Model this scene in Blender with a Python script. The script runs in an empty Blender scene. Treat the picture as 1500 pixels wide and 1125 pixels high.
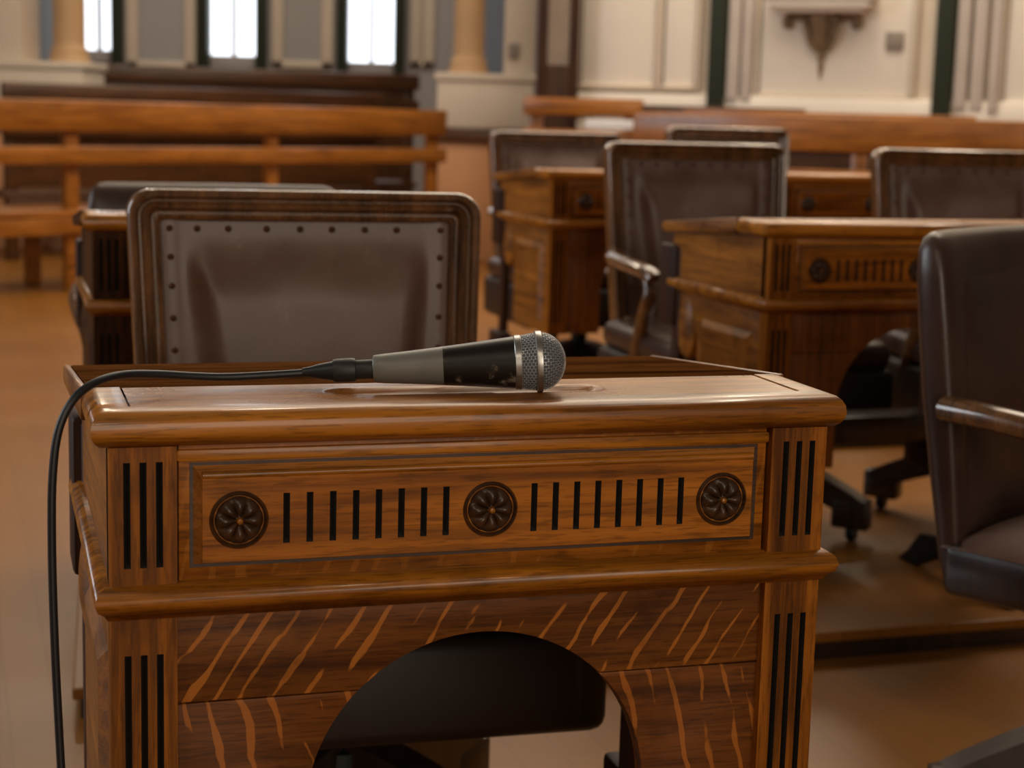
import bpy, bmesh, math, random
from mathutils import Vector, Matrix
random.seed(7)
pi = math.pi
sc = bpy.context.scene
col = sc.collection

# ------------------------------------------------------------------ camera
FPX, PITCH, ROLL, CAMZ = 2500.0, 0.1574, 0.0275, 0.9955
fw = Vector((0, math.cos(PITCH), -math.sin(PITCH)))
rx = Vector((1, 0, 0)); up = rx.cross(fw)
cx = math.cos(ROLL)*rx + math.sin(ROLL)*up
cu = -math.sin(ROLL)*rx + math.cos(ROLL)*up
cd = bpy.data.cameras.new('camera'); cam = bpy.data.objects.new('camera', cd); col.objects.link(cam)
m = Matrix((cx, cu, -fw)).transposed().to_4x4(); m.translation = (0, 0, CAMZ)
cam.matrix_world = m
cd.sensor_width = 36; cd.sensor_fit = 'HORIZONTAL'; cd.lens = FPX/1500*36
cd.clip_start = 0.05; cd.clip_end = 100
cd.dof.use_dof = True; cd.dof.focus_distance = 1.48; cd.dof.aperture_fstop = 7.5
sc.camera = cam

# ------------------------------------------------------------------ world, light, exposure
w = bpy.data.worlds.new('world'); sc.world = w; w.use_nodes = True
bg = w.node_tree.nodes['Background']; bg.inputs[0].default_value = (1.0, 0.78, 0.56, 1); bg.inputs[1].default_value = 0.07
def area(name, loc, target, sx, sy, power, color):
    l = bpy.data.lights.new(name, 'AREA'); l.shape = 'RECTANGLE'; l.size = sx; l.size_y = sy
    l.energy = power; l.color = color
    o = bpy.data.objects.new(name, l); col.objects.link(o); o.location = loc
    o.rotation_euler = (Vector(target)-Vector(loc)).to_track_quat('-Z', 'Y').to_euler()
    return o
area('assumed_daylight_left', (-6.5, 3.2, 2.9), (0.3, 2.6, 0.7), 2.4, 3.4, 200, (0.9, 0.95, 1.0))  # unseen area light assumed on the left for cool daylight, without a window
area('fill_light_front', (2.5, -5.5, 2.3), (0.0, 2.2, 0.8), 4.2, 3.2, 165, (1.0, 0.86, 0.68))  # unseen soft fill added behind the camera for sheen on the leather
area('assumed_overhead_warm', (1.0, 7.5, 5.2), (0.6, 7.2, 0), 6.0, 4.0, 330, (1.0, 0.84, 0.64))  # unseen area light assumed overhead for the warm room light
area('added_overhead_far', (-2.5, 13.0, 5.2), (-2.5, 13.2, 0), 6.0, 2.5, 150, (1.0, 0.86, 0.7))  # unseen area light added overhead at the far end
def lamp(name, loc, power, color, radius=.16):
    l = bpy.data.lights.new(name, 'POINT'); l.energy = power; l.color = color; l.shadow_soft_size = radius
    o = bpy.data.objects.new(name, l); col.objects.link(o); o.location = loc; return o
for i_, (x_, y_) in enumerate(((-1.6, -1.0), (0.2, -2.2), (-1.2, 4.6), (2.2, 4.8), (-2.6, 9.0), (1.6, 9.0))):
    lamp('highlight_lamp_%d' % (i_+1), (x_, y_, 3.4), 46, (1.0, .84, .62))  # unseen point lamps added overhead for crisp highlights
vs = sc.view_settings
vs.view_transform = 'Standard'; vs.look = 'None'; vs.gamma = 1.0; vs.use_curve_mapping = False; vs.exposure = 0.0

# ------------------------------------------------------------------ helpers: measuring
CAM = Vector((0, 0, CAMZ))
def ray(px, py): return cx*((px-750)/FPX) - cu*((py-562.5)/FPX) + fw
def aty(px, py, y):
    r = ray(px, py); return CAM + r*(y/r.y)
def on_wall(px, py, p0, n):              # a measured photo point on an upright wall plane
    r = ray(px, py); return CAM + r*((p0-CAM).dot(n)/r.dot(n))

# ------------------------------------------------------------------ helpers: materials
def lin(c):
    return tuple(((v/255)/12.92 if v/255 <= .04045 else ((v/255+.055)/1.055)**2.4) for v in c)+(1,)
def base_mat(name, rough=0.5, metal=0.0, color=(128, 128, 128), coat=0.0):
    mt = bpy.data.materials.new(name); mt.use_nodes = True
    b = mt.node_tree.nodes['Principled BSDF']
    b.inputs['Base Color'].default_value = lin(color); b.inputs['Roughness'].default_value = rough
    b.inputs['Metallic'].default_value = metal; b.inputs['Coat Weight'].default_value = coat
    b.inputs['Coat Roughness'].default_value = 0.22
    return mt, mt.node_tree, b
def nn(t, ty, **kw):
    n = t.nodes.new(ty)
    for k, v in kw.items(): setattr(n, k, v)
    return n
def ramp(t, fac, stops):
    r = nn(t, 'ShaderNodeValToRGB'); e = r.color_ramp.elements
    while len(e) < len(stops): e.new(0.5)
    for i, (p, c) in enumerate(stops): e[i].position = p; e[i].color = c
    t.links.new(fac, r.inputs['Fac']); return r.outputs['Color']
def noise(t, vec, scale, detail=4, rough=.55, dist=0.0):
    n = nn(t, 'ShaderNodeTexNoise'); n.inputs['Scale'].default_value = scale; n.inputs['Detail'].default_value = detail
    n.inputs['Roughness'].default_value = rough; n.inputs['Distortion'].default_value = dist
    t.links.new(vec, n.inputs['Vector']); return n.outputs['Fac']
def mapping(t, vec, scale, rot=(0, 0, 0), loc=(0, 0, 0)):
    mp = nn(t, 'ShaderNodeMapping'); mp.inputs['Scale'].default_value = scale
    mp.inputs['Rotation'].default_value = rot; mp.inputs['Location'].default_value = loc
    t.links.new(vec, mp.inputs['Vector']); return mp.outputs['Vector']
def mix(t, fac, a, b, mode='MIX'):
    x = nn(t, 'ShaderNodeMix', data_type='RGBA', blend_type=mode)
    for s, v in ((x.inputs[0], fac), (x.inputs[6], a), (x.inputs[7], b)):
        if hasattr(v, 'is_output'): t.links.new(v, s)
        else: s.default_value = v
    return x.outputs[2]
def bump(t, b, h, strength=0.2, dist=0.002):
    n = nn(t, 'ShaderNodeBump'); n.inputs['Strength'].default_value = strength; n.inputs['Distance'].default_value = dist
    t.links.new(h, n.inputs['Height']); t.links.new(n.outputs['Normal'], b.inputs['Normal'])
def wood(name, dark, mid, light, axis='x', rough=.38, fleck=None, coat=.12, wear=0.5, spec=.5, coat_rough=.22):
    """oiled oak: fine grain along an axis, pores, worn patches, and quarter-sawn ray flecks on request"""
    mt, t, b = base_mat(name, rough, coat=coat); b.inputs['Specular IOR Level'].default_value = spec; b.inputs['Coat Roughness'].default_value = coat_rough
    tc = nn(t, 'ShaderNodeTexCoord').outputs['Object']
    s = {'x': (3, 70, 70), 'y': (70, 3, 70), 'z': (70, 70, 3)}[axis]
    g = noise(t, mapping(t, tc, s), 1.0, 6, .62, .6)
    s2 = {'x': (1.5, 14, 14), 'y': (14, 1.5, 14), 'z': (14, 14, 1.5)}[axis]
    g2 = noise(t, mapping(t, tc, s2, loc=(3, 1, 7)), 1.0, 3, .5, 1.2)
    c1 = ramp(t, g, [(.34, lin(tuple(int(v*.6) for v in dark))), (.43, lin(dark)), (.54, lin(mid)), (.74, lin(light))])
    c2 = ramp(t, g2, [(.32, lin(dark)), (.60, lin(light))])
    c = mix(t, .42, c1, c2)
    s3 = {'x': (34, 420, 420), 'y': (420, 34, 420), 'z': (420, 420, 34)}[axis]
    po = noise(t, mapping(t, tc, s3), 1.0, 2, .5)
    c = mix(t, ramp(t, po, [(.36, (.38, .38, .38, 1)), (.46, (0, 0, 0, 1))]), c, lin(tuple(int(v*.5) for v in dark)))
    if fleck:
        (angle, amt, fl) = fleck
        rv = mapping(t, tc, (1, 1, 1), rot=(0, angle, 0))
        wv_ = nn(t, 'ShaderNodeTexWave', wave_type='BANDS', bands_direction='X', wave_profile='SIN')
        for k_, v_ in (('Scale', 14.5), ('Distortion', 5.5), ('Detail', 2.5), ('Detail Scale', 1.1), ('Detail Roughness', .55)): wv_.inputs[k_].default_value = v_
        t.links.new(mapping(t, rv, (1, 1, .45)), wv_.inputs['Vector'])
        ms = noise(t, mapping(t, rv, (40, 40, 16)), 1.0, 3, .6, .3)
        ad = nn(t, 'ShaderNodeMath', operation='ADD'); t.links.new(wv_.outputs['Fac'], ad.inputs[0]); t.links.new(ms, ad.inputs[1])
        hf = nn(t, 'ShaderNodeMath', operation='MULTIPLY'); hf.inputs[1].default_value = .5; t.links.new(ad.outputs[0], hf.inputs[0])
        k = ramp(t, hf.outputs[0], [(.712, (0, 0, 0, 1)), (.742, (amt, amt, amt, 1))])
        c = mix(t, k, c, lin(fl))
    wv = noise(t, mapping(t, tc, (9, 9, 9), loc=(5, 5, 5)), 1.0, 5, .65)
    k = ramp(t, wv, [(.30, (wear, wear, wear, 1)), (.46, (0, 0, 0, 1))])
    c = mix(t, k, c, lin(tuple(int(v*.45) for v in dark)))
    t.links.new(c, b.inputs['Base Color'])
    rr = nn(t, 'ShaderNodeMapRange'); rr.inputs['To Min'].default_value = rough-.08; rr.inputs['To Max'].default_value = rough+.14
    t.links.new(wv, rr.inputs['Value']); t.links.new(rr.outputs['Result'], b.inputs['Roughness'])
    bump(t, b, g, .25, .0012)
    return mt
def leather(name, a, b_, rough=.36, scuff=(120, 108, 102), amt=.35):
    mt, t, b = base_mat(name, rough)
    tc = nn(t, 'ShaderNodeTexCoord').outputs['Object']
    n1 = noise(t, tc, 5, 5, .6, .4)
    c = ramp(t, n1, [(.3, lin(a)), (.7, lin(b_))])
    n2 = noise(t, mapping(t, tc, (30, 30, 16)), 1.0, 6, .7, .3)
    k = ramp(t, n2, [(.60, (0, 0, 0, 1)), (.78, (amt, amt, amt, 1))])
    c = mix(t, k, c, lin(scuff)); t.links.new(c, b.inputs['Base Color'])
    rr = nn(t, 'ShaderNodeMapRange'); rr.inputs['To Min'].default_value = rough-.08; rr.inputs['To Max'].default_value = rough+.12
    t.links.new(n1, rr.inputs['Value']); t.links.new(rr.outputs['Result'], b.inputs['Roughness'])
    v = nn(t, 'ShaderNodeTexVoronoi'); v.inputs['Scale'].default_value = 320; t.links.new(tc, v.inputs['Vector'])
    bump(t, b, v.outputs['Distance'], .18, .0008)
    return mt
def plain(name, color, rough=.6, metal=0.0, var=.12, scale=6, coat=0.0):
    mt, t, b = base_mat(name, rough, metal, color, coat)
    tc = nn(t, 'ShaderNodeTexCoord').outputs['Object']
    n = noise(t, tc, scale, 5, .6)
    lo = tuple(v*(1-var) for v in lin(color)[:3])+(1,); hi = tuple(min(1, v*(1+var)) for v in lin(color)[:3])+(1,)
    t.links.new(ramp(t, n, [(.3, lo), (.7, hi)]), b.inputs['Base Color'])
    return mt
def emit(name, color, strength):
    mt, t, b = base_mat(name, .4, 0, color)
    b.inputs['Emission Color'].default_value = lin(color); b.inputs['Emission Strength'].default_value = strength
    return mt

OD, OM, OL = (90, 47, 6), (160, 94, 20), (198, 126, 38)
M = {
 'oak':      wood('oak_grain_across', OD, OM, OL, 'x', rough=.3, spec=.35, coat=.3, coat_rough=.12),
 'oak_z':    wood('oak_grain_upright', OD, (152, 87, 18), (186, 112, 30), 'z', spec=.22, coat=0),
 'oak_y':    wood('oak_grain_deep', OD, (146, 87, 22), (178, 112, 36), 'y'),
 'oak_top':  wood('oak_polished_top', (122, 70, 26), (166, 104, 46), (190, 126, 64), 'x', rough=.26, coat=.0, wear=.2, spec=.4),
 'oak_lid':  wood('oak_worn_lid', (58, 32, 14), (88, 52, 24), (110, 68, 34), 'x', rough=.7, wear=.5, spec=0, coat=0),
 'oak_fleck': wood('oak_quarter_sawn', (84, 44, 14), (116, 66, 24), (130, 78, 32), 'x', rough=.42, fleck=(-.56, .8, (186, 112, 44)), spec=.22, coat=0),
 'oak_fleck2': wood('oak_quarter_sawn_low', (82, 42, 13), (116, 64, 22), (130, 76, 30), 'x', rough=.42, fleck=(.24, .75, (180, 106, 40)), spec=.22, coat=0),
 'oak_fleck3': wood('oak_panel_figured', (104, 54, 8), (160, 92, 22), (188, 114, 36), 'x', rough=.34, fleck=(-.3, .22, (200, 128, 52)), spec=.22, coat=0),
 'oak_tab':  wood('oak_tablet', (112, 60, 10), (164, 94, 22), (196, 120, 40), 'x', rough=.32, wear=.3, spec=.22, coat=0),
 'oak_plain': wood('oak_plain_board', (88, 46, 12), (126, 70, 20), (146, 86, 28), 'z', rough=.4),
 'case_wood': wood('case_dark_brown', (36, 18, 9), (56, 29, 14), (72, 40, 22), 'z', rough=.55, coat=0, spec=.25),
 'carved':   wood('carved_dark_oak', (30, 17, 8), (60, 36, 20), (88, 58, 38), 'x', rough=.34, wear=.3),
 'shaded_oak':  wood('shaded_dark_oak', (34, 18, 6), (72, 39, 11), (104, 58, 18), 'z', rough=.5, coat=0, spec=.1),  # oak darkened to stand in for shade on the aisle desk
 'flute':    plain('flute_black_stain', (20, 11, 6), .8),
 'mahog':    wood('mahogany_polish', (62, 36, 16), (112, 72, 38), (138, 92, 54), 'z', rough=.24, coat=.9, coat_rough=.07, wear=.3),
 'dark':     wood('dark_varnish', (22, 13, 9), (40, 25, 17), (54, 34, 24), 'z', rough=.3, coat=.4, wear=.2),
 'seat_dark': plain('seat_dark_leather', (34, 22, 18), .5, var=.2),
 'iron':     plain('black_iron', (16, 14, 14), .5, .3),
 'leather':  leather('brown_leather', (88, 58, 46), (118, 96, 88), rough=.40, scuff=(150, 136, 128), amt=.5),
 'leather_b': leather('espresso_leather', (48, 31, 25), (68, 46, 38), rough=.34, amt=.1),
 'nail':     plain('bronze_nail', (104, 66, 46), .3, .6),
 'bench':    wood('bench_oak', (122, 70, 20), (164, 98, 32), (186, 118, 46), 'x', rough=.3, wear=.2),
 'bench_d':  wood('bench_walnut', (52, 28, 10), (82, 46, 16), (102, 60, 24), 'x', rough=.35, wear=.2),
 'cream':    plain('cream_paint', (208, 192, 174), .6, var=.06, scale=2),
 'cream_l':  plain('cream_panel_paint', (234, 224, 212), .6, var=.05, scale=2),
 'stone':    plain('column_plaster', (190, 152, 112), .6, var=.08, scale=4),
 'grey':     plain('grey_wall_paint', (156, 150, 150), .7, var=.05, scale=2),
 'blue':     plain('bluegrey_wall_paint', (128, 138, 154), .7, var=.05, scale=2),
 'peach':    plain('peach_plaster', (208, 150, 104), .55, var=.06, scale=2),
 'green':    plain('dark_green_paint', (30, 38, 20), .55, var=.15),
 'shutter':  plain('lilac_white_shutter', (196, 184, 176), .6, var=.05),
 'bronze':   wood('gilt_plaster', (84, 62, 40), (128, 102, 74), (168, 142, 112), 'z', rough=.6, wear=.5),
 'plate':    plain('switch_plate_grey', (130, 118, 108), .5),
 'patch':    plain('white_patch', (226, 224, 228), .6, var=.03),
 'glass':    emit('daylight_pane', (238, 246, 255), 2.2),
 'case_glass': plain('case_glass', (120, 102, 88), .3, var=.1),
 'rubber':   plain('black_rubber', (24, 26, 32), .45, var=.2),
 'connector': plain('connector_black', (36, 36, 38), .5, var=.2),
 'mic_grey': plain('mic_grey_enamel', (116, 114, 108), .42, .1, var=.1, scale=40),
 'steel':    plain('brushed_steel', (176, 174, 172), .32, .9, var=.08, scale=60),
 'wire':     plain('grille_wire', (232, 232, 234), .36, .45, var=.1, scale=80),
 'foam':     plain('grille_foam', (84, 90, 98), .9),
}
# worn black microphone head-end: black paint chipped to grey
mt, t, b = base_mat('mic_worn_black', .34, .2)
tc = nn(t, 'ShaderNodeTexCoord').outputs['Object']
n1 = noise(t, tc, 55, 6, .65, .5)
t.links.new(ramp(t, n1, [(.56, lin((30, 26, 24))), (.62, lin((62, 54, 46))), (.73, lin((150, 138, 122)))]), b.inputs['Base Color'])
M['mic_black'] = mt
# polished floor with boards of slightly different tone
mt, t, b = base_mat('polished_floor', .3, coat=.0); b.inputs['Specular IOR Level'].default_value = .35
tc = nn(t, 'ShaderNodeTexCoord').outputs['Object']
br = nn(t, 'ShaderNodeTexBrick'); t.links.new(mapping(t, tc, (1, 1, 1), rot=(0, 0, 1.25)), br.inputs['Vector'])
br.inputs['Color1'].default_value = lin((126, 78, 22)); br.inputs['Color2'].default_value = lin((138, 88, 28))
br.inputs['Mortar'].default_value = lin((108, 64, 18)); br.inputs['Scale'].default_value = 1
br.inputs['Mortar Size'].default_value = .002; br.inputs['Brick Width'].default_value = 1.6; br.inputs['Row Height'].default_value = .075
n1 = noise(t, mapping(t, tc, (1.2, 1.2, 1)), 1, 4)
t.links.new(mix(t, .5, br.outputs['Color'], ramp(t, n1, [(.3, lin((118, 72, 20))), (.7, lin((146, 94, 32)))])), b.inputs['Base Color'])
n2 = noise(t, mapping(t, tc, (3, 3, 1)), 1, 4)
rr = nn(t, 'ShaderNodeMapRange'); rr.inputs['To Min'].default_value = .26; rr.inputs['To Max'].default_value = .46
t.links.new(n2, rr.inputs['Value']); t.links.new(rr.outputs['Result'], b.inputs['Roughness'])
M['floor'] = mt

# ------------------------------------------------------------------ helpers: meshes and objects
class MB:
    def __init__(s): s.bm = bmesh.new()
    def merge(s, o, mi=0):
        for f in o.faces: f.material_index = mi
        me = bpy.data.meshes.new('t'); o.to_mesh(me); o.free(); s.bm.from_mesh(me); bpy.data.meshes.remove(me); return s
    def box(s, x0, x1, y0, y1, z0, z1, bev=0.0, seg=2, mi=0):
        o = bmesh.new(); bmesh.ops.create_cube(o, size=1)
        for v in o.verts: v.co = Vector(((x0+x1)/2+v.co.x*(x1-x0), (y0+y1)/2+v.co.y*(y1-y0), (z0+z1)/2+v.co.z*(z1-z0)))
        if bev: bmesh.ops.bevel(o, geom=o.edges[:], offset=bev, segments=seg, profile=.5, affect='EDGES')
        return s.merge(o, mi)
    def prism(s, poly, axis, a, b, bev=0.0, mi=0):
        """extrude a 2-D outline: axis 'x' takes (y,z), 'y' takes (x,z), 'z' takes (x,y)"""
        def P(p, h): return {'x': (h, p[0], p[1]), 'y': (p[0], h, p[1]), 'z': (p[0], p[1], h)}[axis]
        o = bmesh.new(); A = [o.verts.new(P(p, a)) for p in poly]; B = [o.verts.new(P(p, b)) for p in poly]
        n = len(poly); o.faces.new(A); o.faces.new(B[::-1])
        for i in range(n): o.faces.new((A[i], B[i], B[(i+1) % n], A[(i+1) % n]))
        bmesh.ops.recalc_face_normals(o, faces=o.faces[:])
        if bev:
            ed = [e for e in o.edges if len(e.link_faces) == 2 and e.calc_face_angle(0) > .7]
            bmesh.ops.bevel(o, geom=ed, offset=bev, segments=2, profile=.5, affect='EDGES')
        return s.merge(o, mi)
    def grid(s, rows, close_u=False, close_v=False, cap=False, mi=0):
        """rows: list of lists of points"""
        o = bmesh.new(); V = [[o.verts.new(p) for p in r] for r in rows]; R, N = len(V), len(V[0])
        for i in range(R if close_u else R-1):
            for j in range(N if close_v else N-1):
                try: o.faces.new((V[i][j], V[(i+1) % R][j], V[(i+1) % R][(j+1) % N], V[i][(j+1) % N]))
                except ValueError: pass
        if cap: o.faces.new(V[0][::-1]); o.faces.new(V[-1])
        bmesh.ops.recalc_face_normals(o, faces=o.faces[:])
        return s.merge(o, mi)
    def lathe(s, prof, n=24, axis='z', mi=0):
        rows = []
        for k in range(n):
            a = 2*pi*k/n; c, q = math.cos(a), math.sin(a)
            rows.append([(r*c, r*q, h) if axis == 'z' else (h, r*c, r*q) for r, h in prof])
        return s.grid(rows, close_u=True, mi=mi)
    def tube(s, pts, r, n=10, mi=0, flat=1.0):
        pts = [Vector(p) for p in pts]; rs = r if isinstance(r, list) else [r]*len(pts); rows = []
        upv = Vector((0, 0, 1)); prev = None
        for i, p in enumerate(pts):
            d = (pts[min(i+1, len(pts)-1)]-pts[max(i-1, 0)]).normalized()
            a = prev if prev is not None else (upv if abs(d.z) < .9 else Vector((1, 0, 0)))
            a = (a-d*a.dot(d)).normalized(); prev = a; bb = d.cross(a)
            rows.append([p+rs[i]*(a*math.cos(2*pi*k/n)+bb*math.sin(2*pi*k/n)*flat) for k in range(n)])
        return s.grid(rows, close_v=True, cap=True, mi=mi)
    def loft(s, secs, mi=0): return s.grid(secs, close_v=True, cap=True, mi=mi)
    def obj(s, name, mat, parent=None, smooth=40, loc=None):
        bmesh.ops.remove_doubles(s.bm, verts=s.bm.verts[:], dist=1e-6)
        me = bpy.data.meshes.new(name); s.bm.to_mesh(me); s.bm.free()
        for x in (mat if isinstance(mat, (list, tuple)) else [mat]): me.materials.append(M[x])
        if smooth:
            me.polygons.foreach_set('use_smooth', [True]*len(me.polygons)); me.set_sharp_from_angle(angle=math.radians(smooth))
        return link(name, me, parent, loc)
def link(name, me, parent=None, loc=None):
    o = bpy.data.objects.new(name, me); col.objects.link(o); o.parent = parent
    if loc: o.location = loc
    return o
def tag(o, label, cat, group=None):
    o['label'] = label; o['category'] = cat
    if group: o['group'] = group
    return o
def thing(name, label, cat, loc=(0, 0, 0), rz=0.0, group=None):
    o = bpy.data.objects.new(name, None); col.objects.link(o); o.empty_display_size = .1
    o.location = loc; o.rotation_euler = (0, 0, rz); return tag(o, label, cat, group)
def struct(o): o['kind'] = 'structure'; return o
def copy_tree(o, parent=None):
    c = o.copy(); col.objects.link(c); c.parent = parent
    for ch in [x for x in o.children]: copy_tree(ch, c)
    return c
def spline(ctrl, n=8):
    P = [Vector(p) for p in ctrl]; out = []
    for i in range(len(P)-1):
        a, b_, c, d = P[max(i-1, 0)], P[i], P[i+1], P[min(i+2, len(P)-1)]
        for k in range(n):
            u = k/n
            out.append(.5*((2*b_)+(c-a)*u+(2*a-5*b_+4*c-d)*u*u+(3*b_-a-3*c+d)*u**3))
    out.append(P[-1]); return out

# ================================================================== THE SETTING
TIER1, TIER2 = .055, .085
struct(MB().box(-14, 12, -8, 17.2, -.2, 0).obj('floor', 'floor', smooth=0))
# stepped platforms under the rear rows of desks; risers run parallel to the desk fronts
YAW = .30
def plat(name, poly, z0, z1):
    o = MB().prism(poly, 'z', z0, z1-.02).obj(name, 'dark', smooth=0)
    MB().prism([(x+(-.01 if x < 0 else 0), y-.012) for x, y in poly], 'z', z1-.02, z1, .003).obj('tread', 'floor', o, 0)
    return struct(o)
def rl(u, v, a=.315): return (u*math.cos(a)-v*math.sin(a), u*math.sin(a)+v*math.cos(a))
plat('platform_1', [rl(.17, 2.745), rl(7, 2.745), rl(7, 8.5), (-.9, 8.6), (-.92, 4.3), (-.84, 3.3)], 0, TIER1)
plat('platform_2', [rl(1.32, 4.36), rl(6.9, 4.36), rl(6.9, 8.4), (0.0, 8.5), (-.08, 5.6)], TIER1, TIER2)

WB = 16.0                                               # far wall with the windows
def bx(px, y=WB): return aty(px, 100, y).x
def bz(px, py, y=WB): return aty(px, py, y).z
wins = [(108, 182, 72), (292, 392, 80), (494, 593, 90)]
edges = [-14] + [e for a in wins for e in (bx(a[0]), bx(a[1]))] + [6]
wb = MB()
for i in range(0, len(edges), 2): wb.box(edges[i], edges[i+1], WB, WB+.25, 0, 6)
for a in wins: wb.box(bx(a[0]), bx(a[1]), WB, WB+.25, 0, bz(a[0], a[2]+14))
wall_back = struct(wb.obj('wall_back', 'grey', smooth=0))
for (p0, p1) in ((186, 288), (398, 488), (600, 636)):
    x0, x1 = bx(p0), bx(p1); z0 = bz(p0, 98)
    pn = MB()
    for q in ((x0, x0+.11, z0, 4.5), (x1-.11, x1, z0, 4.5), (x0, x1, z0, z0+.06)): pn.box(q[0], q[1], WB-.035, WB, q[2], q[3], .01)
    pn.obj('panel_moulding', 'cream', wall_back)
for i, a in enumerate(wins):
    x0, x1 = bx(a[0]), bx(a[1]); zs = bz(a[0], a[2]+14)
    wd = MB()
    jw = .10
    wd.box(x0, x0+jw, WB-.12, WB+.12, zs-.05, 5.5, .01).box(x1-jw, x1, WB-.12, WB+.12, zs-.05, 5.5, .01).box(x0, x1, WB-.05, WB+.12, 5.4, 5.5)
    wn = struct(wd.obj('window_%d' % (i+1), 'green'))
    zp = bz(a[0], a[2])
    MB().box(x0+jw, x1-jw, WB-.02, WB+.1, zs-.03, zp, .01).obj('sill', 'grey', wn)
    mid = (x0+x1)/2
    MB().box(mid-.018, mid+.018, WB+.0, WB+.06, zp, 5.4, .004).obj('mullion', 'grey', wn)
    for s0, s1 in ((x0+jw, mid-.018), (mid+.018, x1-jw)):
        MB().box(s0, s1, WB+.07, WB+.08, zp, 5.4).obj('pane', 'glass', wn, 0)

# right-hand wall, panelled, slightly turned towards the room
RA, RB = aty(846, 100, 10.6), aty(1560, 100, 9.6)
RA.z = RB.z = 0
rd = (RB-RA).normalized(); rn = Vector((rd.y, -rd.x, 0)); rang = math.atan2(rd.y, rd.x)
def rw(px, py):
    p = on_wall(px, py, RA, rn); return ((p-RA).dot(rd), p.z)
L = (RB-RA).length+2.5
wall_right = struct(MB().box(0, L, 0, .25, 0, 6).obj('wall_right', 'cream', smooth=0))
wall_right.location = RA; wall_right.rotation_euler = (0, 0, rang)
def on_r(o): o.location = RA; o.rotation_euler = (0, 0, rang); return o
for (p0, p1, pb) in ((852, 960, 122), (972, 1018, 124), (1112, 1332, 136), (1470, 1560, 150)):
    u0, zb = rw(p0, pb); u1, _ = rw(p1, pb)
    MB().box(u0, u1, -.02, 0, zb, 5, .006).obj('panel', 'cream_l', wall_right)
    fr = MB()
    for q in ((u0-.035, u0, zb-.035, 5), (u1, u1+.035, zb-.035, 5), (u0, u1, zb-.035, zb)): fr.box(q[0], q[1], -.045, 0, q[2], q[3], .012)
    fr.obj('panel_moulding', 'cream', wall_right)
for i, (p0, p1, pb) in enumerate(((1040, 1064, 152), (1366, 1394, 166))):
    u0, zb = rw(p0, pb); u1, _ = rw(p1, pb)
    on_r(struct(MB().box(u0, u1, -.10, .02, zb-.25, 5.2, .008).obj('trim_%d' % (i+1), 'green')))
for i, (p0, p1, pb) in enumerate(((1066, 1084, 146), (1086, 1102, 148), (1396, 1416, 160), (1420, 1440, 162), (1446, 1462, 164))):
    u0, zb = rw(p0, pb); u1, _ = rw(p1, pb)
    MB().box(u0, u1, -.075+.012*(i % 2), 0, zb, 5, .012).obj('shutter_stile', 'shutter', wall_right)
u0, zb = rw(846, 140); u1 = L
on_r(struct(MB().box(0, L, -.05, 0, zb-.12, zb+.02, .01).box(0, L, -.03, 0, 0, zb-.12).obj('baseboard_right', 'cream_l')))

# piers with columns standing at the edge of the hall
PY = 11.5
def px_x(px, y): return aty(px, 150, y).x
def pier(label, p0, p1, top, cap_, cols, pil, grp=None):
    x0, x1 = px_x(p0, PY), px_x(p1, PY); zt = aty(p0, top, PY).z
    t_ = thing('column_pier', label, 'column', ((x0+x1)/2, PY, 0))
    c = (x0+x1)/2; X0, X1 = x0-c, x1-c
    MB().box(X0, X1, 0, .6, 0, zt-.36, .01).obj('plinth', 'peach', t_)
    MB().box(X0-.015, X1+.015, -.03, .62, zt-.46, zt-.36, .012).obj('wood_band', 'bench_d', t_)
    MB().box(X0, X1, -.01, .6, zt-.36, zt-.05, .01).box(X0-.02, X1+.02, -.03, .62, zt-.05, zt, .012).obj('pedestal', 'cream', t_)
    for (a, b_) in cols:
        u = (px_x(a, PY)+px_x(b_, PY))/2-c; r = (px_x(b_, PY)-px_x(a, PY))/2
        sh = MB().lathe([(r*1.3, 0), (r*1.3, .03), (r*1.18, .05), (r*1.22, .08), (r*1.02, .11), (r, .14), (r*.93, 3.8), (r, 3.85), (0, 3.85)], 28)
        sh.obj('column_shaft', 'stone', t_, loc=(u, .25, zt))
    for (a, b_, mt_) in pil:
        MB().box(px_x(a, PY)-c, px_x(b_, PY)-c, .05, .5, zt, 5.0, .01).obj('pilaster', mt_, t_)
    return t_
pier('cream pedestal pier with round column, standing beside the dark glazed case', 640, 782, 106, 0, [(661, 706)], [(736, 782, 'cream')])
pier('cream pedestal pier with round column, standing at the edge of the open aisle', -60, 122, 86, 0, [(66, 112)], [(-60, 30, 'cream')])
struct(MB().box(px_x(700, 13), px_x(740, 13), 13, 13.2, 0, 5).obj('trim_3', 'blue', smooth=0))
struct(MB().box(px_x(30, 13), px_x(68, 13), 13, 13.2, 0, 5).obj('trim_4', 'blue', smooth=0))

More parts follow.
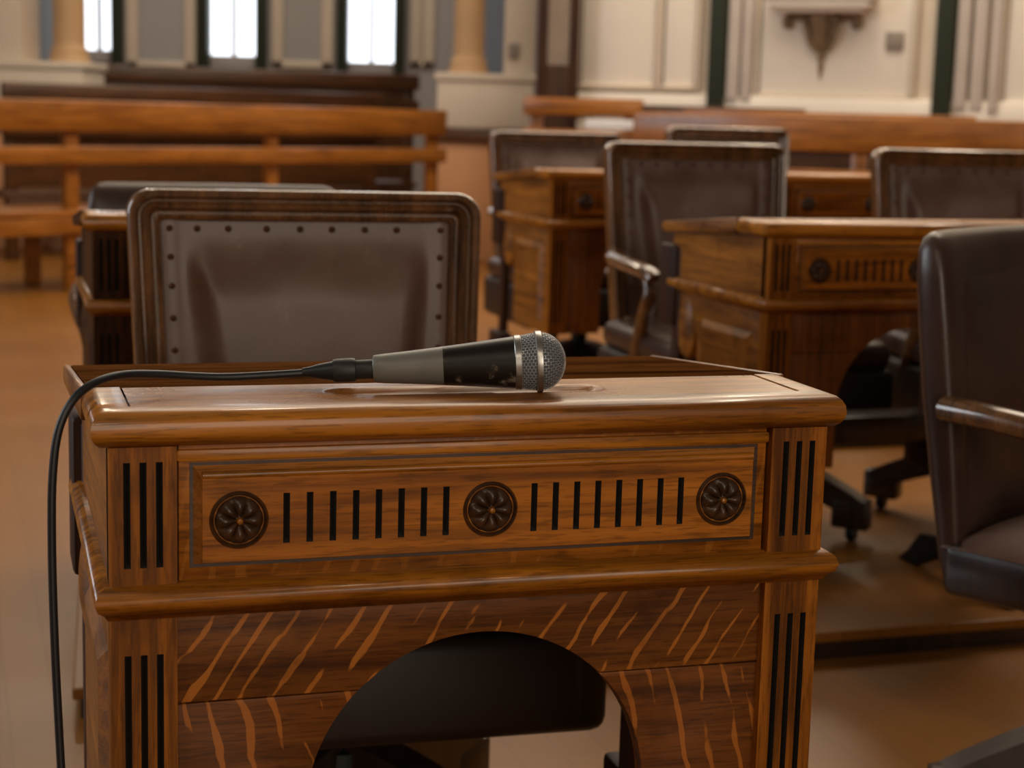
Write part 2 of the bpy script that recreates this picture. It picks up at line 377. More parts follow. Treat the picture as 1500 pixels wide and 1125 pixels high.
# ================================================================== NEAR DESK (then copied)
W, DP, T, HU = .615, .42, .7314, .1117      # body width, depth, underside of the top, frieze height
def slotted(b, u0, u1, z0, z1, slots, y, depth, thick):
    """front board with upright cut flutes; material 1 lines the flutes"""
    us = sorted({u0, u1} | {v for s in slots for v in s[:2]}); zs = sorted({z0, z1} | {v for s in slots for v in s[2:]})
    o = bmesh.new(); lay = []
    def q(pts, mi):
        f = o.faces.new([o.verts.new(p) for p in pts]); f.material_index = mi
    for i in range(len(us)-1):
        for j in range(len(zs)-1):
            a, c, d, e = us[i], us[i+1], zs[j], zs[j+1]
            if any(s[0] <= a+1e-9 and c <= s[1]+1e-9 and s[2] <= d+1e-9 and e <= s[3]+1e-9 for s in slots):
                Y = y+depth; m_ = (a+c)/2
                for (A, B) in (((a, y), (m_, Y)), ((m_, Y), (c, y))):
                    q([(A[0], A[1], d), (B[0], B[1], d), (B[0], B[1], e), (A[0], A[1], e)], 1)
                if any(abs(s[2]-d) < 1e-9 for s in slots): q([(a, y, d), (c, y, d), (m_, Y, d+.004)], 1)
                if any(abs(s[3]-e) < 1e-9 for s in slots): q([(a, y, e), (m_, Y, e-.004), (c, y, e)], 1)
            else: q([(a, y, d), (c, y, d), (c, y, e), (a, y, e)], 0)
    Y = y+thick
    q([(u0, y, z0), (u0, y, z1), (u0, Y, z1), (u0, Y, z0)], 0); q([(u1, y, z0), (u1, Y, z0), (u1, Y, z1), (u1, y, z1)], 0)
    q([(u0, y, z1), (u1, y, z1), (u1, Y, z1), (u0, Y, z1)], 0); q([(u0, y, z0), (u0, Y, z0), (u1, Y, z0), (u1, y, z0)], 0)
    me = bpy.data.meshes.new('t'); o.to_mesh(me); o.free(); b.bm.from_mesh(me); bpy.data.meshes.remove(me); return b

def rosette_mesh():
    rows = []; R, N = .0235, 64
    for i in range(13):
        r = R*i/12; row = []
        for k in range(N):
            a = 2*pi*k/N; pet = abs(math.cos(4*a)); q = r/R
            if q < .16: h = .0035
            elif q < .80: h = -.001+.0055*(pet**.6)*math.sin(pi*min(1, (q-.1)/.74))+.0015
            elif q < .86: h = -.002
            else: h = .0022
            if i == 12: h = -.001
            rr = r*(1-.10*(1-pet)*(.3 < q < .82))
            row.append((rr*math.cos(a), -h, rr*math.sin(a)))
        rows.append(row)
    return rows

def arc(r, zc, a0, a1, n=20): return [(r*math.cos(a0+(a1-a0)*k/n), zc+r*math.sin(a0+(a1-a0)*k/n)) for k in range(n+1)]

def make_desk(label):
    t = thing('writing_desk', label, 'desk')
    h = W/2; zF0 = T-HU; PW = .052
    # frieze box: back and sides
    MB().prism([(.010, zF0-.01), (.010, T), (.112, T), (DP, .76-.051), (DP, zF0-.01)], 'x', -h, h).obj('frieze_box', 'oak_y', t)
    # front rails around the raised tablet
    MB().box(-h+PW+.002, h-PW-.002, .002, .014, zF0-.002, T, .001).obj('frieze_front', 'oak_fleck3', t)
    MB().box(-h+PW, h-PW, -.001, .012, T-.014, T-.004, .0025).obj('rail_bead', 'oak', t)
    # raised tablet with chamfer, flutes and rosettes
    tu, tz0, tz1 = .236, T-.094, T-.026
    rp = MB(); rp.grid([[(-tu-.007, .003, tz0-.004), (tu+.007, .003, tz0-.004), (tu+.007, .003, tz1+.010), (-tu-.007, .003, tz1+.010)],
                        [(-tu, -.010, tz0), (tu, -.010, tz0), (tu, -.010, tz1), (-tu, -.010, tz1)]], close_v=True)
    rp.obj('tablet_edge', 'oak_top', t, 0)
    MB().box(-tu-.009, tu+.009, .0012, .004, tz0-.0060, tz1+.0112).obj('tablet_shade_line', 'carved', t, 0)  # dark strip standing in for the shade round the raised tablet
    MB().tube([(-tu, -.0082, tz1+.0025), (tu, -.0082, tz1+.0025)], .0030, 10).obj('tablet_bead', 'oak', t, 60)
    zc = (tz0+tz1)/2; ros = .2075; sl = []
    for s in (-1, 1):
        for k in range(8):
            u = s*(ros*.5)+(k-3.5)*.0188
            sl.append((u-.0027, u+.0027, zc-.0205, zc+.0205))
    b = MB(); slotted(b, -tu, tu, tz0, tz1, sl, -.010, .006, .011); b.obj('fluted_tablet', ['oak_tab', 'flute'], t, 0)
    for u in (-ros, 0, ros):
        r_ = MB(); r_.grid(rosette_mesh(), close_v=True)
        ro = r_.obj('rosette', 'carved', t, 50, loc=(u, -.0115, zc))
        MB().lathe([(.0001, .003), (.0022, .0022), (.003, 0), (.003, -.001)], 10).obj('bead', 'oak', ro).rotation_euler = (pi/2, 0, 0)
        ro.children[0].location = (0, -.0035, 0)
    # pilaster blocks, upper and lower, three flutes each
    for s in (-1, 1):
        c = s*(h-PW/2)
        for (z0, z1, a, e) in ((zF0+.001, T, .012, .014), (.30, zF0-.026, .030, .03)):
            fl = [(c+k*.0125-.0027, c+k*.0125+.0027, z0+e, z1-a) for k in (-1, 0, 1)]
            b = MB(); slotted(b, c-PW/2, c+PW/2, z0, z1, fl, -.006, .008, .03); b.obj('pilaster', ['oak_z', 'flute'], t, 0)
    # waist moulding round front and both sides
    zt = zF0+.001; prof = [(-.03, zt+.001), (.004, zt), (.010, zt-.004), (.0125, zt-.011), (.010, zt-.018), (.005, zt-.022), (.002, zt-.027), (-.03, zt-.027)]
    rows = []
    for (o_, z) in prof:
        rows.append([(-h-o_, DP, z), (-h-o_, -.006-o_, z), (h+o_, -.006-o_, z), (h+o_, DP, z)])
    wm = MB(); wm.grid(rows); wm.obj('waist_moulding', 'oak', t, 60)
    # lower front: two boards joined at a seam, cut by the knee arch
    hl = h-PW+.001; zc2, R = .412, .150; zs = .518; zl = zF0-.024; sa = math.asin((zs-zc2)/R)
    up_ = [(-hl, zs+.0008), (-R*math.cos(sa), zs+.0008)]+arc(R, zc2, pi-sa, sa)[1:-1]+[(R*math.cos(sa), zs+.0008), (hl, zs+.0008), (hl, zl), (-hl, zl)]
    MB().prism(up_, 'y', .003, .022, .0012).obj('front_board', 'oak_fleck', t)
    for s in (-1, 1):
        lo = [(s*hl, zs-.0008), (s*hl, .30), (s*R, .30)]+[(s*x, z) for x, z in arc(R, zc2, 0, sa, 12)]
        MB().prism(lo, 'y', .004, .022, .0012).obj('front_board', 'oak_fleck2', t)
    # sides
    for s in (-1, 1):
        sd = [(.02, .30), (.02, zl), (DP-.005, zl), (DP-.008, zl-.05), (DP-.022, zl-.09), (DP-.05, zl-.125), (DP-.085, zl-.135), (DP-.108, zl-.105), (DP-.118, zl-.07), (DP-.128, zl-.10), (DP-.13, .30)]
        MB().prism(sd, 'x', s*(h-.022), s*(h-.002), .001).obj('side_panel', 'oak_y', t)
        f = MB(); y0, y1, z0, z1 = .055, DP-.15, .33, zl-.045
        f.grid([[(s*(h-.002), y0, z0), (s*(h-.002), y1, z0), (s*(h-.002), y1, z1), (s*(h-.002), y0, z1)],
                [(s*(h+.006), y0+.012, z0+.012), (s*(h+.006), y1-.012, z0+.012), (s*(h+.006), y1-.012, z1-.012), (s*(h+.006), y0+.012, z1-.012)]], close_v=True)
        f.bm.faces.new(sorted(f.bm.verts[:], key=lambda v: -abs(v.co.x))[:4] and [v for v in f.bm.verts if abs(abs(v.co.x)-(h+.006)) < 1e-5])
        f.obj('side_field', 'oak_y', t, 0)
        sh = MB(); rows = []
        for i in range(5):
            q = i/4; rows.append([(s*(h-.002+.009*(1-q*q)), DP-.068+q*.034*math.cos(2*pi*k/20), zl-.066+q*.058*math.sin(2*pi*k/20)*(1 if math.sin(2*pi*k/20) > 0 else 1.02)) for k in range(20)])
        sh.grid(rows, close_v=True); sh.obj('carved_shield', 'oak_y', t)
        # rear hanging bracket board, rear leg and iron foot
        MB().box(s*(h+.002)-.008, s*(h+.002)+.008, DP-.03, DP+.05, T-.21, T-.046, .006).obj('rear_bracket', 'case_wood', t)
        MB().box(s*(h-.010)-.011, s*(h-.010)+.011, DP-.04, DP-.005, .25, T-.05, .004).obj('rear_leg', 'case_wood', t)
        MB().box(s*(h-.004)-.02, s*(h-.004)+.02, DP-.07, DP+.04, .205, .26, .008).obj('foot_block', 'case_wood', t)
        ir = [(.06, .31), (.10, .31), (.125, .22), (.17, .13), (.24, .085), (.32, .075), (.36, .03), (.40, 0), (.33, 0), (.25, .035), (.19, .03), (.10, .03), (.05, 0), (-.02, 0), (.02, .045), (.075, .09), (.085, .2)]
        MB().prism(ir, 'x', s*(h-.05)-.009, s*(h-.05)+.009, .003).obj('iron_foot', 'iron', t)
        # top: bullnose frame, flat strip with pen trough, sloping lid, rear edge
    zt = .76; S = .112; ov = .008
    def nose(pts, name):      # rounded edge strip along a polyline frame
        rows = []
        for q in range(9):
            a = -pi/2+pi*q/8; o_ = .012*math.cos(a); z = zt-.0145+.0145*math.sin(a)
            rows.append((o_, z))
        return rows
    pr = [(-.03, T)]+nose(None, '')+[(-.019, zt), (-.0195, zt-.003)]
    rows = []
    for (o_, z) in pr:
        e = ov+o_-.006
        rows.append([(-h-e, S, z), (-h-e, -e, z), (h+e, -e, z), (h+e, S, z)])
    fr = MB(); fr.grid(rows); fr.obj('top_edge', 'oak', t, 60)
    # trough heightfield
    x0, x1, y0, y1 = -h+.0190, h-.0190, .0200, S
    cA, cB, cr, dp = Vector((-.105, .070)), Vector((.103, .062)), .016, .006
    nx, ny = 150, 22; rows = []
    for j in range(ny+1):
        y = y0+(y1-y0)*j/ny; row = []
        for i in range(nx+1):
            x = x0+(x1-x0)*i/nx; p = Vector((x, y)); ab = cB-cA
            k = max(0, min(1, (p-cA).dot(ab)/ab.length_squared)); d = (p-(cA+ab*k)).length
            row.append((x, y, zt-.0008-(dp*(1-(d/cr)**2)**.5 if d < cr else 0)))
        rows.append(row)
    tb = MB(); tb.grid(rows); tb.obj('top_board', 'oak_top', t, 50)
    MB().box(x0-.018, x1+.018, .004, S, T-.001, zt-.009).obj('top_core', 'carved', t, 0)
    # lid falls away towards the sitter
    hw = h+ov+.006
    lid = [(S+.0015, zt-.001), (DP+.02, zt-.030), (DP+.03, zt-.033), (DP+.033, zt-.040), (DP+.025, zt-.047), (DP+.01, zt-.049), (S+.0015, T)]
    MB().prism(lid, 'x', -hw+.006, hw-.006, .002).obj('lid', 'oak_lid', t)
    for s in (-1, 1):
        MB().prism([(y, z+.0006) for y, z in lid], 'x', min(s*(hw-.0055), s*(hw+.001)), max(s*(hw-.0055), s*(hw+.001)), .002).obj('lid_edging', 'oak_y', t)
    MB().box(-h+.01, h-.01, DP-.02, DP-.002, zF0, T-.04).obj('back_board', 'dark', t)
    return t
desk = make_desk('oak writing desk with fluted front and arched kneehole, microphone lying on it')
desk.location = (-.018, 1.3885, 0); desk.rotation_euler = (0, 0, YAW)
def put_desk(label, x, y, z, rz):
    d = copy_tree(desk); d.location = (x, y, z); d.rotation_euler = (0, 0, rz); d['label'] = label; return d
d2 = put_desk('oak desk with bare top, its kneehole partly hidden behind the dark leather swivel chair', .7486, 3.1846, TIER1, .329)
h4 = W/2
d4 = put_desk('shade-darkened oak desk at the aisle behind the nail-studded chair of the microphone desk', -.69+h4*math.cos(.29), 2.78+h4*math.sin(.29), TIER1, .29)
d3 = put_desk('oak desk with bright polished top edge, nearest the tall glazed case', .095+h4*math.cos(.35), 4.75+h4*math.sin(.35), TIER2, .35)
d5 = put_desk('oak desk in the last row seen between two framed leather chairs', .845+.2075*math.cos(.33), 5.0+.2075*math.sin(.33), TIER2, .33)
MB().box(-h4-.01, h4+.01, DP-.055, DP+.03, .262, .325, .008).obj('foot_rail', 'dark', d2)
for dd in (d2, d3, d5):
    for o in dd.children:
        if o.name.startswith('front_board'): o.material_slots[0].link = 'OBJECT'; o.material_slots[0].material = M['oak_plain']
for o in d4.children:                                  # shade on this desk is painted as darker oak
    for sl_ in o.material_slots:
        if sl_.material.name.startswith('oak') and o.name.split('.')[0] not in ('top_edge', 'top_board', 'waist_moulding'):
            sl_.link = 'OBJECT'; sl_.material = M['shaded_oak']
for o in [o for o in col.objects if o.name.startswith('writing_desk')]: o['group'] = 'oak desks in rows'

# ================================================================== CHAIRS
def swivel_base(t, mat='dark', R=.32, z=.38):
    MB().lathe([(.001, z), (.05, z), (.05, z-.03), (.028, z-.05), (.026, .2), (.05, .19), (.055, .12), (.03, .09), (.001, .09)], 20).obj('column', 'iron', t, loc=(0, -.24, 0))
    for k in range(4):
        secs = []
        for i in range(9):
            q = i/8; r = .03+(R-.03)*q; zc = .17-.10*q**1.4; hh = .034-.006*q; ww = .028-.004*q
            if i == 8: hh = .026
            secs.append([(r, -ww, zc-hh), (r, ww, zc-hh), (r, ww, zc+hh), (r, -ww, zc+hh)])
        l = MB().loft(secs); l.box(R-.075, R+.012, -.026, .026, .03, .10, .008)
        lo = l.obj('leg', mat, t, 40, loc=(0, -.24, 0)); lo.rotation_euler = (0, 0, pi/4+k*pi/2)
        MB().lathe([(.001, -.011), (.016, -.011), (.019, -.006), (.019, .006), (.016, .011), (.001, .011)], 14, 'x').obj('caster', 'iron', lo, loc=(R-.03, 0, .0195))

def make_framed_chair(label):
    t = thing('wooden_armchair', label, 'chair')
    hw, zt, zb = .237, .885, .43; tilt = .13; cr = .035
    def tp(x, z, d):    # d: distance in front of the back plane
        k = 1-.16*(zt-z)
        yy = -d*math.cos(tilt)+(z-zb)*math.sin(tilt); return (x*k, yy, zb+(z-zb)*math.cos(tilt)+d*math.sin(tilt)*.3)
    def outline(s):
        r = max(cr-s*.8, .004); x = hw-s; z1 = zt-s; pts = [(-x, zb+.0*s)]
        for k in range(9):
            a = pi-k*pi/16; pts.append((-x+r+r*math.cos(a), z1-r+r*math.sin(a)))
        for k in range(9):
            a = pi/2-k*pi/16; pts.append((x-r+r*math.cos(a), z1-r+r*math.sin(a)))
        pts.append((x, zb)); return pts
    prof = [(0, -.03), (0, .008), (.002, .0125), (.006, .015), (.010, .0135), (.013, .009), (.0135, .005), (.016, .004), (.0175, .0085), (.0215, .0115), (.026, .0095), (.029, .005), (.030, .001),
            (.0325, 0), (.034, .004), (.037, .0055), (.041, .003), (.042, -.003), (.044, -.006), (.044, -.03)]
    rows = [[tp(x, z, d) for x, z in outline(s)] for s, d in prof]
    rows.append(rows[0])
    fr = MB(); fr.grid(rows); fr.obj('back_frame', 'mahog', t, 35)
    # leather panel, tacked down at the margin, cushioned inside
    iw, iz0, iz1 = hw-.042, zb+.02, zt-.042
    def sm(v): v = max(0, min(1, v)); return v*v*(3-2*v)
    rows = []
    for j in range(45):
        z = iz0+(iz1-iz0)*j/44; row = []
        for i in range(57):
            x = -iw+2*iw*i/56; fall = iz1-z
            ex = iw-abs(x)-.085*fall*(1.25 if x < 0 else .7); ez = min(iz1-z, z-iz0+.05)
            d = -.006+.0025*math.exp(-((iw-abs(x)-.012)/.010)**2)+.024*sm((ex-.022)/.034)*sm((ez-.016)/.10)
            d += .0016*math.sin(x*30+z*17)*sm((ex-.03)/.05)*sm((ez-.03)/.08)
            row.append(tp(x, z, d))
        rows.append(row)
    lp = MB(); lp.grid(rows); lp.obj('back_leather', 'leather', t, 80)
    rp = MB(); rp.grid([[tp(x, z, -.028) for x in (-iw, iw)] for z in (iz0, iz1)]); rp.obj('back_lining', 'leather_b', t)
    nm = MB().lathe([(.0001, .004), (.0025, .0034), (.0042, .0012), (.0046, 0)], 10); n0 = None
    spots = [(x, iz1-.012) for x in (-.183, -.147, -.106, -.055, -.010, .033, .078, .122, .183)]+[(s*(iw-.012), z) for s in (-1, 1) for z in (.792, .752, .708, .664, .62, .575, .53)]
    for (x, z) in spots:
        if n0 is None: n0 = nm.obj('nail', 'nail', t)
        else: n0 = link('nail', n0.data, t)
        n0.location = tp(x, z, -.004); n0.rotation_euler = (pi/2-.05, 0, 0)
    # back posts down to the seat rail, bottom rail
    for s in (-1, 1):
        a, b_ = Vector(tp(s*(hw-.022), zb+.01, -.012)), Vector((s*.212, -.02, .33))
        MB().loft([[a+Vector((dx*.022, dy*.021, 0)) for dx, dy in ((-1, -1), (1, -1), (1, 1), (-1, 1))], [b_+Vector((dx*.02, dy*.02, 0)) for dx, dy in ((-1, -1), (1, -1), (1, 1), (-1, 1))]]).obj('back_post', 'mahog', t)
        x = s*.262
        arm = spline([(s*.222, .015, .615), (x, -.10, .612), (x+s*.012, -.24, .607), (x+s*.012, -.34, .602), (x+s*.006, -.375, .588)], 6)
        MB().tube(arm, [.014]*3+[.017]*(len(arm)-4)+[.010], 10, flat=1.35).obj('arm', 'mahog', t, 60)
        sup = spline([(x+s*.01, -.33, .597), (x+s*.008, -.345, .55), (x, -.30, .50), (x-s*.006, -.25, .42), (x-s*.01, -.22, .36)], 6)
        MB().tube(sup, [.015]*6+[.019]*(len(sup)-6), 8).obj('arm_support', 'mahog', t, 60)
    MB().box(-.205, .205, -.02, .02, zb-.01, zb+.035, .008).obj('bottom_rail', 'mahog', t)
    MB().box(-.27, .27, -.49, -.01, .272, .40, .02, 3).obj('seat_rail', 'seat_dark', t)
    MB().box(-.265, .265, -.485, -.02, .395, .462, .028, 4).obj('seat', 'leather_b', t, 60)
    swivel_base(t, z=.285)
    return t
def place(o, x, y, z, rz, scale=1.0):
    o.location = (x, y, z); o.rotation_euler = (0, 0, rz); o.scale = (scale,)*3; return o
G = 'nail-studded framed armchairs'
ch = make_framed_chair('wood-framed brown leather armchair with nail heads, drawn up to the microphone desk'); ch['group'] = G
c0 = aty(455, 400, 2.33); place(ch, c0.x+.004, 2.33, 0, .27); ch.scale = (1.045, 1, 1)
def put_chair(label, px, y, z, rz, s=1.0):
    c = copy_tree(ch); c['label'] = label; c['group'] = G; place(c, aty(px, 300, y).x, y, z, rz, s); return c
put_chair('wood-framed brown leather armchair between the two bare-topped oak desks, its curved arm showing', 1032, 4.15, TIER1, .30)
put_chair('wood-framed brown leather armchair standing above the desk behind the dark swivel chair', 1423, 4.2, TIER1, .22)
put_chair('wood-framed leather armchair mostly hidden by the bright-edged desk near the glazed case', 820, 5.85, TIER2-.03, .30)
put_chair('wood-framed leather armchair showing only its top above another framed chair', 1072, 6.15, TIER2, .30)

def make_leather_chair(label):
    t = thing('leather_swivel_chair', label, 'chair')
    # padded barrel back: leather wraps over the edges
    def sec(z, th, half, y):
        pts = []; n = 40
        for k in range(n):
            a = 2*pi*k/n; ca, sa = math.cos(a), math.sin(a)
            x = half*math.copysign(abs(ca)**.22, ca); yy = th*math.copysign(abs(sa)**.6, sa)
            pts.append((x, y+yy-.55*x*x, z))
        return pts
    zs = [(.36, .018, .215), (.40, .024, .222), (.50, .030, .232), (.62, .034, .244), (.72, .034, .250), (.79, .032, .252), (.825, .028, .248), (.842, .020, .240), (.849, .010, .228), (.851, .002, .215)]
    b = MB(); b.loft([sec(z, th, hf, .02+(z-.36)*.12) for z, th, hf in zs]); b.obj('leather_back', 'leather_b', t, 70)
    pu = MB(); rows = []
    for j in range(15):
        q = j/14; z = .43+.38*q; row = []
        for i in range(25):
            x = -.205+.41*i/24; e = (1-(abs(x)/.205)**4)*(1-abs(2*q-1)**4)
            row.append((x, .02+(z-.36)*.12-.55*x*x-.022-.026*max(0, e)**.5, z))
        rows.append(row)
    pu.grid(rows); pu.obj('back_cushion', 'leather_b', t, 80)
    for s in (-1, 1):
        x = s*.25
        arm = spline([(x, .0, .615), (x+s*.012, -.10, .612), (x+s*.018, -.22, .60), (x+s*.010, -.33, .575), (x-s*.005, -.40, .53), (x-s*.012, -.425, .46), (x-s*.015, -.43, .40)], 6)
        MB().tube(arm, .018, 12, flat=1.25).obj('arm', 'mahog', t, 60)
    MB().box(-.235, .235, -.46, .0, .35, .425, .015).obj('seat_rail', 'dark', t)
    sp = MB(); rows = []
    for j in range(15):
        q = j/14; row = []
        for i in range(15):
            p = i/14; e = max(0, (1-abs(2*p-1)**5)*(1-abs(2*q-1)**5))**.5
            row.append((-.24+.48*p, -.465+.465*q, .42+.035*e))
        rows.append(row)
    sp.grid(rows); sp.obj('seat_pad', 'leather', t, 80)
    swivel_base(t, z=.36)
    return t
lc = make_leather_chair('dark leather barrel-backed swivel chair with wooden arm, turned aside in front of an oak desk')
lc['group'] = 'leather barrel-back chairs'
place(lc, .765, 2.47, 0, .80)
l2 = copy_tree(lc); l2['label'] = 'dark leather barrel-backed chair peeping over the aisle desk, behind the nail-studded chair'
place(l2, aty(318, 300, 3.78).x, 3.78, TIER1, .25); l2.scale = (1.1, 1, .90)

# ================================================================== BENCHES
def bench(label, A, B, z, mat, top=1.0, posts=3, seat=.43, thick=.16, group='long oak benches', solid=None):
    A, B = Vector(A), Vector(B); d = B-A; Ln = math.hypot(d.x, d.y)
    t = thing('bench', label, 'bench', (A.x, A.y, z), math.atan2(d.y, d.x), group)
    MB().box(-.03, Ln+.03, -.02, .03, top-thick, top, .012).obj('top_rail', mat, t)
    MB().box(-.03, Ln+.03, -.02, .025, top-thick-.17, top-thick-.08, .008).obj('middle_rail', mat, t)
    MB().box(-.03, Ln+.03, .0, .48, seat-.04, seat, .01).obj('seat', mat, t)
    MB().box(0, Ln, .0, .03, seat-.13, seat-.04, .006).obj('apron', mat, t)
    if solid: MB().box(0, Ln, .028, .05, seat+.02, top-thick+.02).obj('back_panel', solid, t, 0)
    for k in range(posts):
        x = Ln*k/(posts-1); x = min(max(x, .04), Ln-.04)
        MB().box(x-.04, x+.04, .026, .08, 0, top-.02, .008).obj('post', mat, t)
        MB().box(x-.04, x+.04, .40, .46, 0, seat-.04, .008).obj('leg', mat, t)
    return t
def gx(px, y): return (aty(px, 160, y).x, y)
bench('long pale oak slatted bench along the aisle, in front of the other benches', gx(-260, 8.0), gx(648, 11.0), .0, 'bench', 1.0, 4)
bench('dark-edged oak bench just behind the long pale slatted bench', gx(10, 10.6), gx(555, 12.4), .0, 'bench_d', 1.10, 3, solid='bench_d')
bench('dark walnut bench under the bright far windows', gx(155, 12.8), gx(608, 13.6), .0, 'bench_d', 1.27, 4, thick=.12, solid='bench_d')
bench('orange oak bench directly behind the framed leather chairs', gx(938, 8.2), gx(1620, 7.4), 0, 'bench', 1.02, 5, solid='bench_d')
bench('dark-topped oak bench ending beside the bracketed wall panel', gx(948, 9.6), gx(1172, 9.2), 0, 'bench_d', 1.06, 3, thick=.12)
bench('oak bench along the panelled wall, ending under the second green strip', gx(1010, 8.8), gx(1422, 8.3), 0, 'bench', 1.04, 4, solid='bench_d')
bench('short oak bench at the foot of the tall glazed case', gx(774, 9.9), gx(935, 9.8), 0, 'bench', 1.09, 2, thick=.1)
pp = tag(MB().box(-.15, .15, -.012, .012, 0, .055, .003).obj('bench_patch', 'patch'), 'white patch on the short bench near the glazed case', 'patch')  # thin white box on the short bench
p = aty(896, 190, 9.75); pp.location = p; pp.rotation_euler = (0, 0, 0)

# tall dark glazed case between pier and panelled wall
cx0, cx1 = px_x(785, 10.4), px_x(846, 10.4)
tc_ = thing('glazed_case', 'tall narrow dark wooden case with a long glass pane', 'cabinet', ((cx0+cx1)/2, 10.4, 0)); hwc = (cx1-cx0)/2
gz = aty(810, 95, 10.4).z
MB().box(-hwc, hwc, .03, .28, 0, 3.4, .008).obj('case_body', 'case_wood', tc_)
for (a, b_, z0, z1) in ((-hwc, -hwc+.06, 0, 3.4), (hwc-.06, hwc, 0, 3.4), (-hwc+.06, hwc-.06, 0, gz)):
    MB().box(a, b_, 0, .03, z0, z1, .006).obj('case_rail', 'case_wood', tc_)
MB().box(-hwc+.06, hwc-.06, .015, .025, gz, 3.4).obj('pane', 'case_glass', tc_, 0)

# ornamental bracket and plates on the walls
u, zs_ = rw(1208, 14); sc_ = 9.9/2500
br = thing('wall_bracket', 'white wall shelf on a carved tapering bronze-toned bracket with drop finial', 'bracket')
on_r(br); br.location = RA + rd*u + Vector((0, 0, zs_))
MB().box(-.29, .29, -.22, 0, .0, .04, .01).box(-.25, .25, -.18, 0, -.025, .0, .008).box(-.31, .31, -.24, 0, .04, .09, .012).obj('shelf', 'cream_l', br)
rows = []
for (r, h_) in ((.105, -.025), (.11, -.05), (.10, -.09), (.085, -.15), (.07, -.20), (.05, -.235), (.02, -.25)):
    rows.append([(r*(1+.08*math.cos(9*a))*math.cos(a), -r*(1+.08*math.cos(9*a))*math.sin(a), h_) for a in [pi*k/36 for k in range(37)]])
cb = MB(); cb.grid(rows); cb.obj('carved_cup', 'bronze', br, 50)
for s in (-1, 1):
    sw = spline([(s*.10, -.05, -.05), (s*.16, -.05, -.045), (s*.215, -.05, -.06), (s*.205, -.05, -.10), (s*.17, -.05, -.085)], 6)
    MB().tube(sw, [.022]*12+[.016]*(len(sw)-12), 8).obj('scroll', 'bronze', br, 60)
    MB().tube(spline([(s*.10, -.07, -.05), (s*.085, -.08, -.12), (s*.055, -.07, -.20), (s*.02, -.05, -.24)], 5), .014, 8).obj('leaf_rib', 'bronze', br, 60)
MB().lathe([(.001, -.24), (.022, -.25), (.026, -.27), (.014, -.29), (.016, -.33), (.008, -.37), (.001, -.40)], 12).obj('finial', 'bronze', br, 60, loc=(0, -.03, 0))
u, z_ = rw(1312, 60)
pl = tag(MB().box(-.05, .05, -.045, -.02, -.05, .05, .008).obj('wall_plate', 'plate'), 'small grey box fixed beside the carved bracket on the wall', 'wall box')
pl.location = RA+rd*u+Vector((0, 0, z_)); pl.rotation_euler = (0, 0, rang)
p = aty(752, 75, PY+.04)
tag(MB().box(-.035, .035, -.012, .012, -.05, .05, .005).obj('wall_plate', 'plate'), 'small grey switch plate on the cream pilaster', 'switch plate').location = p

# ================================================================== MICROPHONE AND CABLE
def dk(u, v, z): return Vector((-.018+u*math.cos(YAW)-v*math.sin(YAW), 1.3885+u*math.sin(YAW)+v*math.cos(YAW), z))
RH, RT = .0255, .0118
H = dk(.056, .050, .7596+RH); Tl = dk(-.080, .084, .7605+RT+.0035)
ax = (H-Tl).normalized(); Lm = (H-Tl).length
mic = thing('microphone', 'handheld microphone with silver ball grille and worn grey-black handle lying on the desk', 'microphone', Tl)
mic.rotation_euler = ax.to_track_quat('X', 'Z').to_euler()
LC = Lm-.019                        # handle ends where the collar begins
split = .060
def hr(x): return RT+.0005+(.0222-RT)*(x/LC)**1.25
a = [(.001, 0), (RT-.001, 0), (RT, .001)]+[(hr(split*k/6), split*k/6) for k in range(1, 7)]
MB().lathe(a, 40, 'x').obj('handle', 'mic_grey', mic, 40)
MB().lathe([(hr(split+(LC-split)*k/8), split+(LC-split)*k/8) for k in range(9)], 40, 'x').obj('handle_taper', 'mic_black', mic, 40)
MB().lathe([(.0225, LC-.0005), (.0236, LC+.0002), (.0238, LC+.005), (.0232, LC+.0055)], 40, 'x').obj('collar', 'steel', mic, 40)
MB().lathe([(.0250, Lm-.0012), (.0264, Lm-.0006), (.0266, Lm+.0012), (.0264, Lm+.0042), (.0250, Lm+.0048)], 48, 'x').obj('grille_band', 'steel', mic, 40)
MB().lathe([(.0218, LC+.004), (.0240, Lm-.001), (.0242, Lm+.003), (.0232, Lm+.009), (.0200, Lm+.0155), (.0140, Lm+.0205), (.0075, Lm+.0228), (.0002, Lm+.0234)], 40, 'x').obj('grille_foam', 'foam', mic, 80)
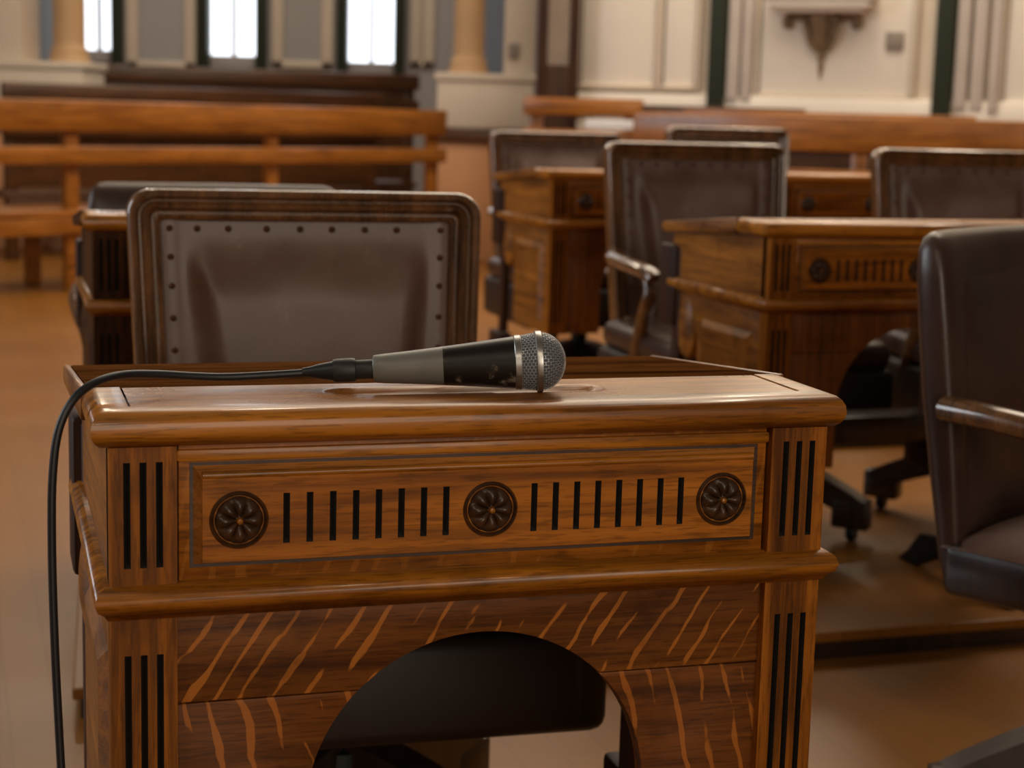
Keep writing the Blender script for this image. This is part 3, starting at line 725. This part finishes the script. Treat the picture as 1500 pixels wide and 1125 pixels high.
# woven wire: rings and zig-zag wires laid over the ball as a real lattice
def ball_r(x):
    if x < Lm: return .0226+(.0252-.0226)*((x-LC-.004)/(Lm-LC-.004))**.7
    q = min(1, (x-Lm-.003)/.0222) if x > Lm+.003 else 0; return .0252*math.sqrt(max(0, 1-q*q))
def lattice(name, xs, nseg):
    """running-bond wire courses laid along the axis"""
    o = bmesh.new(); n = len(xs)
    V = [[o.verts.new((x, max(ball_r(x), .0008)*math.cos(2*pi*k/nseg), max(ball_r(x), .0008)*math.sin(2*pi*k/nseg))) for x in xs] for k in range(nseg)]
    for k in range(nseg):
        A, B = V[k], V[(k+1) % nseg]; cuts = [0]+[i for i in range(1, n-1) if i % 2 == k % 2]+[n-1]
        for a, b_ in zip(cuts, cuts[1:]): o.faces.new([A[i] for i in range(a, b_+1)]+[B[i] for i in range(b_, a-1, -1)])
    bmesh.ops.wireframe(o, faces=o.faces[:], thickness=.0008, use_replace=True, use_even_offset=False, use_boundary=True)
    me = bpy.data.meshes.new(name); o.to_mesh(me); o.free(); me.materials.append(M['wire']); return link(name, me, mic)
lattice('lower_grille', [LC+.0055+(Lm-.001-LC-.0055)*k/8 for k in range(9)], 56)
lattice('upper_grille', [Lm+.004+.0208*math.sin(pi/2*k/14) for k in range(15)], 56)

# XLR plug with strain relief and the cable hanging off the left side
inv = Matrix.Translation(Tl) @ ax.to_track_quat('X', 'Z').to_matrix().to_4x4()
cab = thing('microphone_cable', 'thin black microphone cable trailing across the desk and hanging over its side', 'cable', Tl)
cab.rotation_euler = mic.rotation_euler
MB().lathe([(.001, .001), (.0085, .001), (.0085, -.017), (.0072, -.019), (.001, -.019)], 24, 'x').obj('plug_neck', 'connector', cab, 40)
MB().lathe([(.001, -.015), (.0098, -.015), (.0104, -.018), (.0104, -.031), (.0096, -.034), (.001, -.034)], 24, 'x').obj('plug_barrel', 'connector', cab, 40)
MB().lathe([(.001, -.033), (.0088, -.033), (.0066, -.046), (.0046, -.054), (.004, -.060), (.001, -.060)], 24, 'x').obj('strain_relief', 'rubber', cab, 40)
start = inv @ Vector((-.052, 0, 0))
d0 = aty(440, 552, 1.40).y
pts = [start, inv @ Vector((-.064, 0, -.0006))]
# resting points on the desk, then free fall past the left side
for (px, py, y) in ((340, 552, 1.425), (285, 551, 1.412), (230, 548, 1.395), (180, 549, 1.375), (140, 560, 1.352), (108, 585, 1.335), (86, 630, 1.325), (77, 700, 1.320), (76, 800, 1.318), (80, 940, 1.317), (87, 1080, 1.316), (93, 1180, 1.316)):
    pts.append(aty(px, py, y))
last = pts[-1]
pts += [Vector((last.x+.006, last.y+.01, .25)), Vector((last.x+.0, last.y+.03, .06)), Vector((last.x-.03, last.y+.08, .006)), Vector((last.x-.14, last.y+.2, .005)), Vector((last.x-.5, last.y+.2, .005))]
iv = inv.inverted()
MB().tube([iv @ q for q in spline(pts, 8)], .0034, 10).obj('cable', 'rubber', cab, 80)
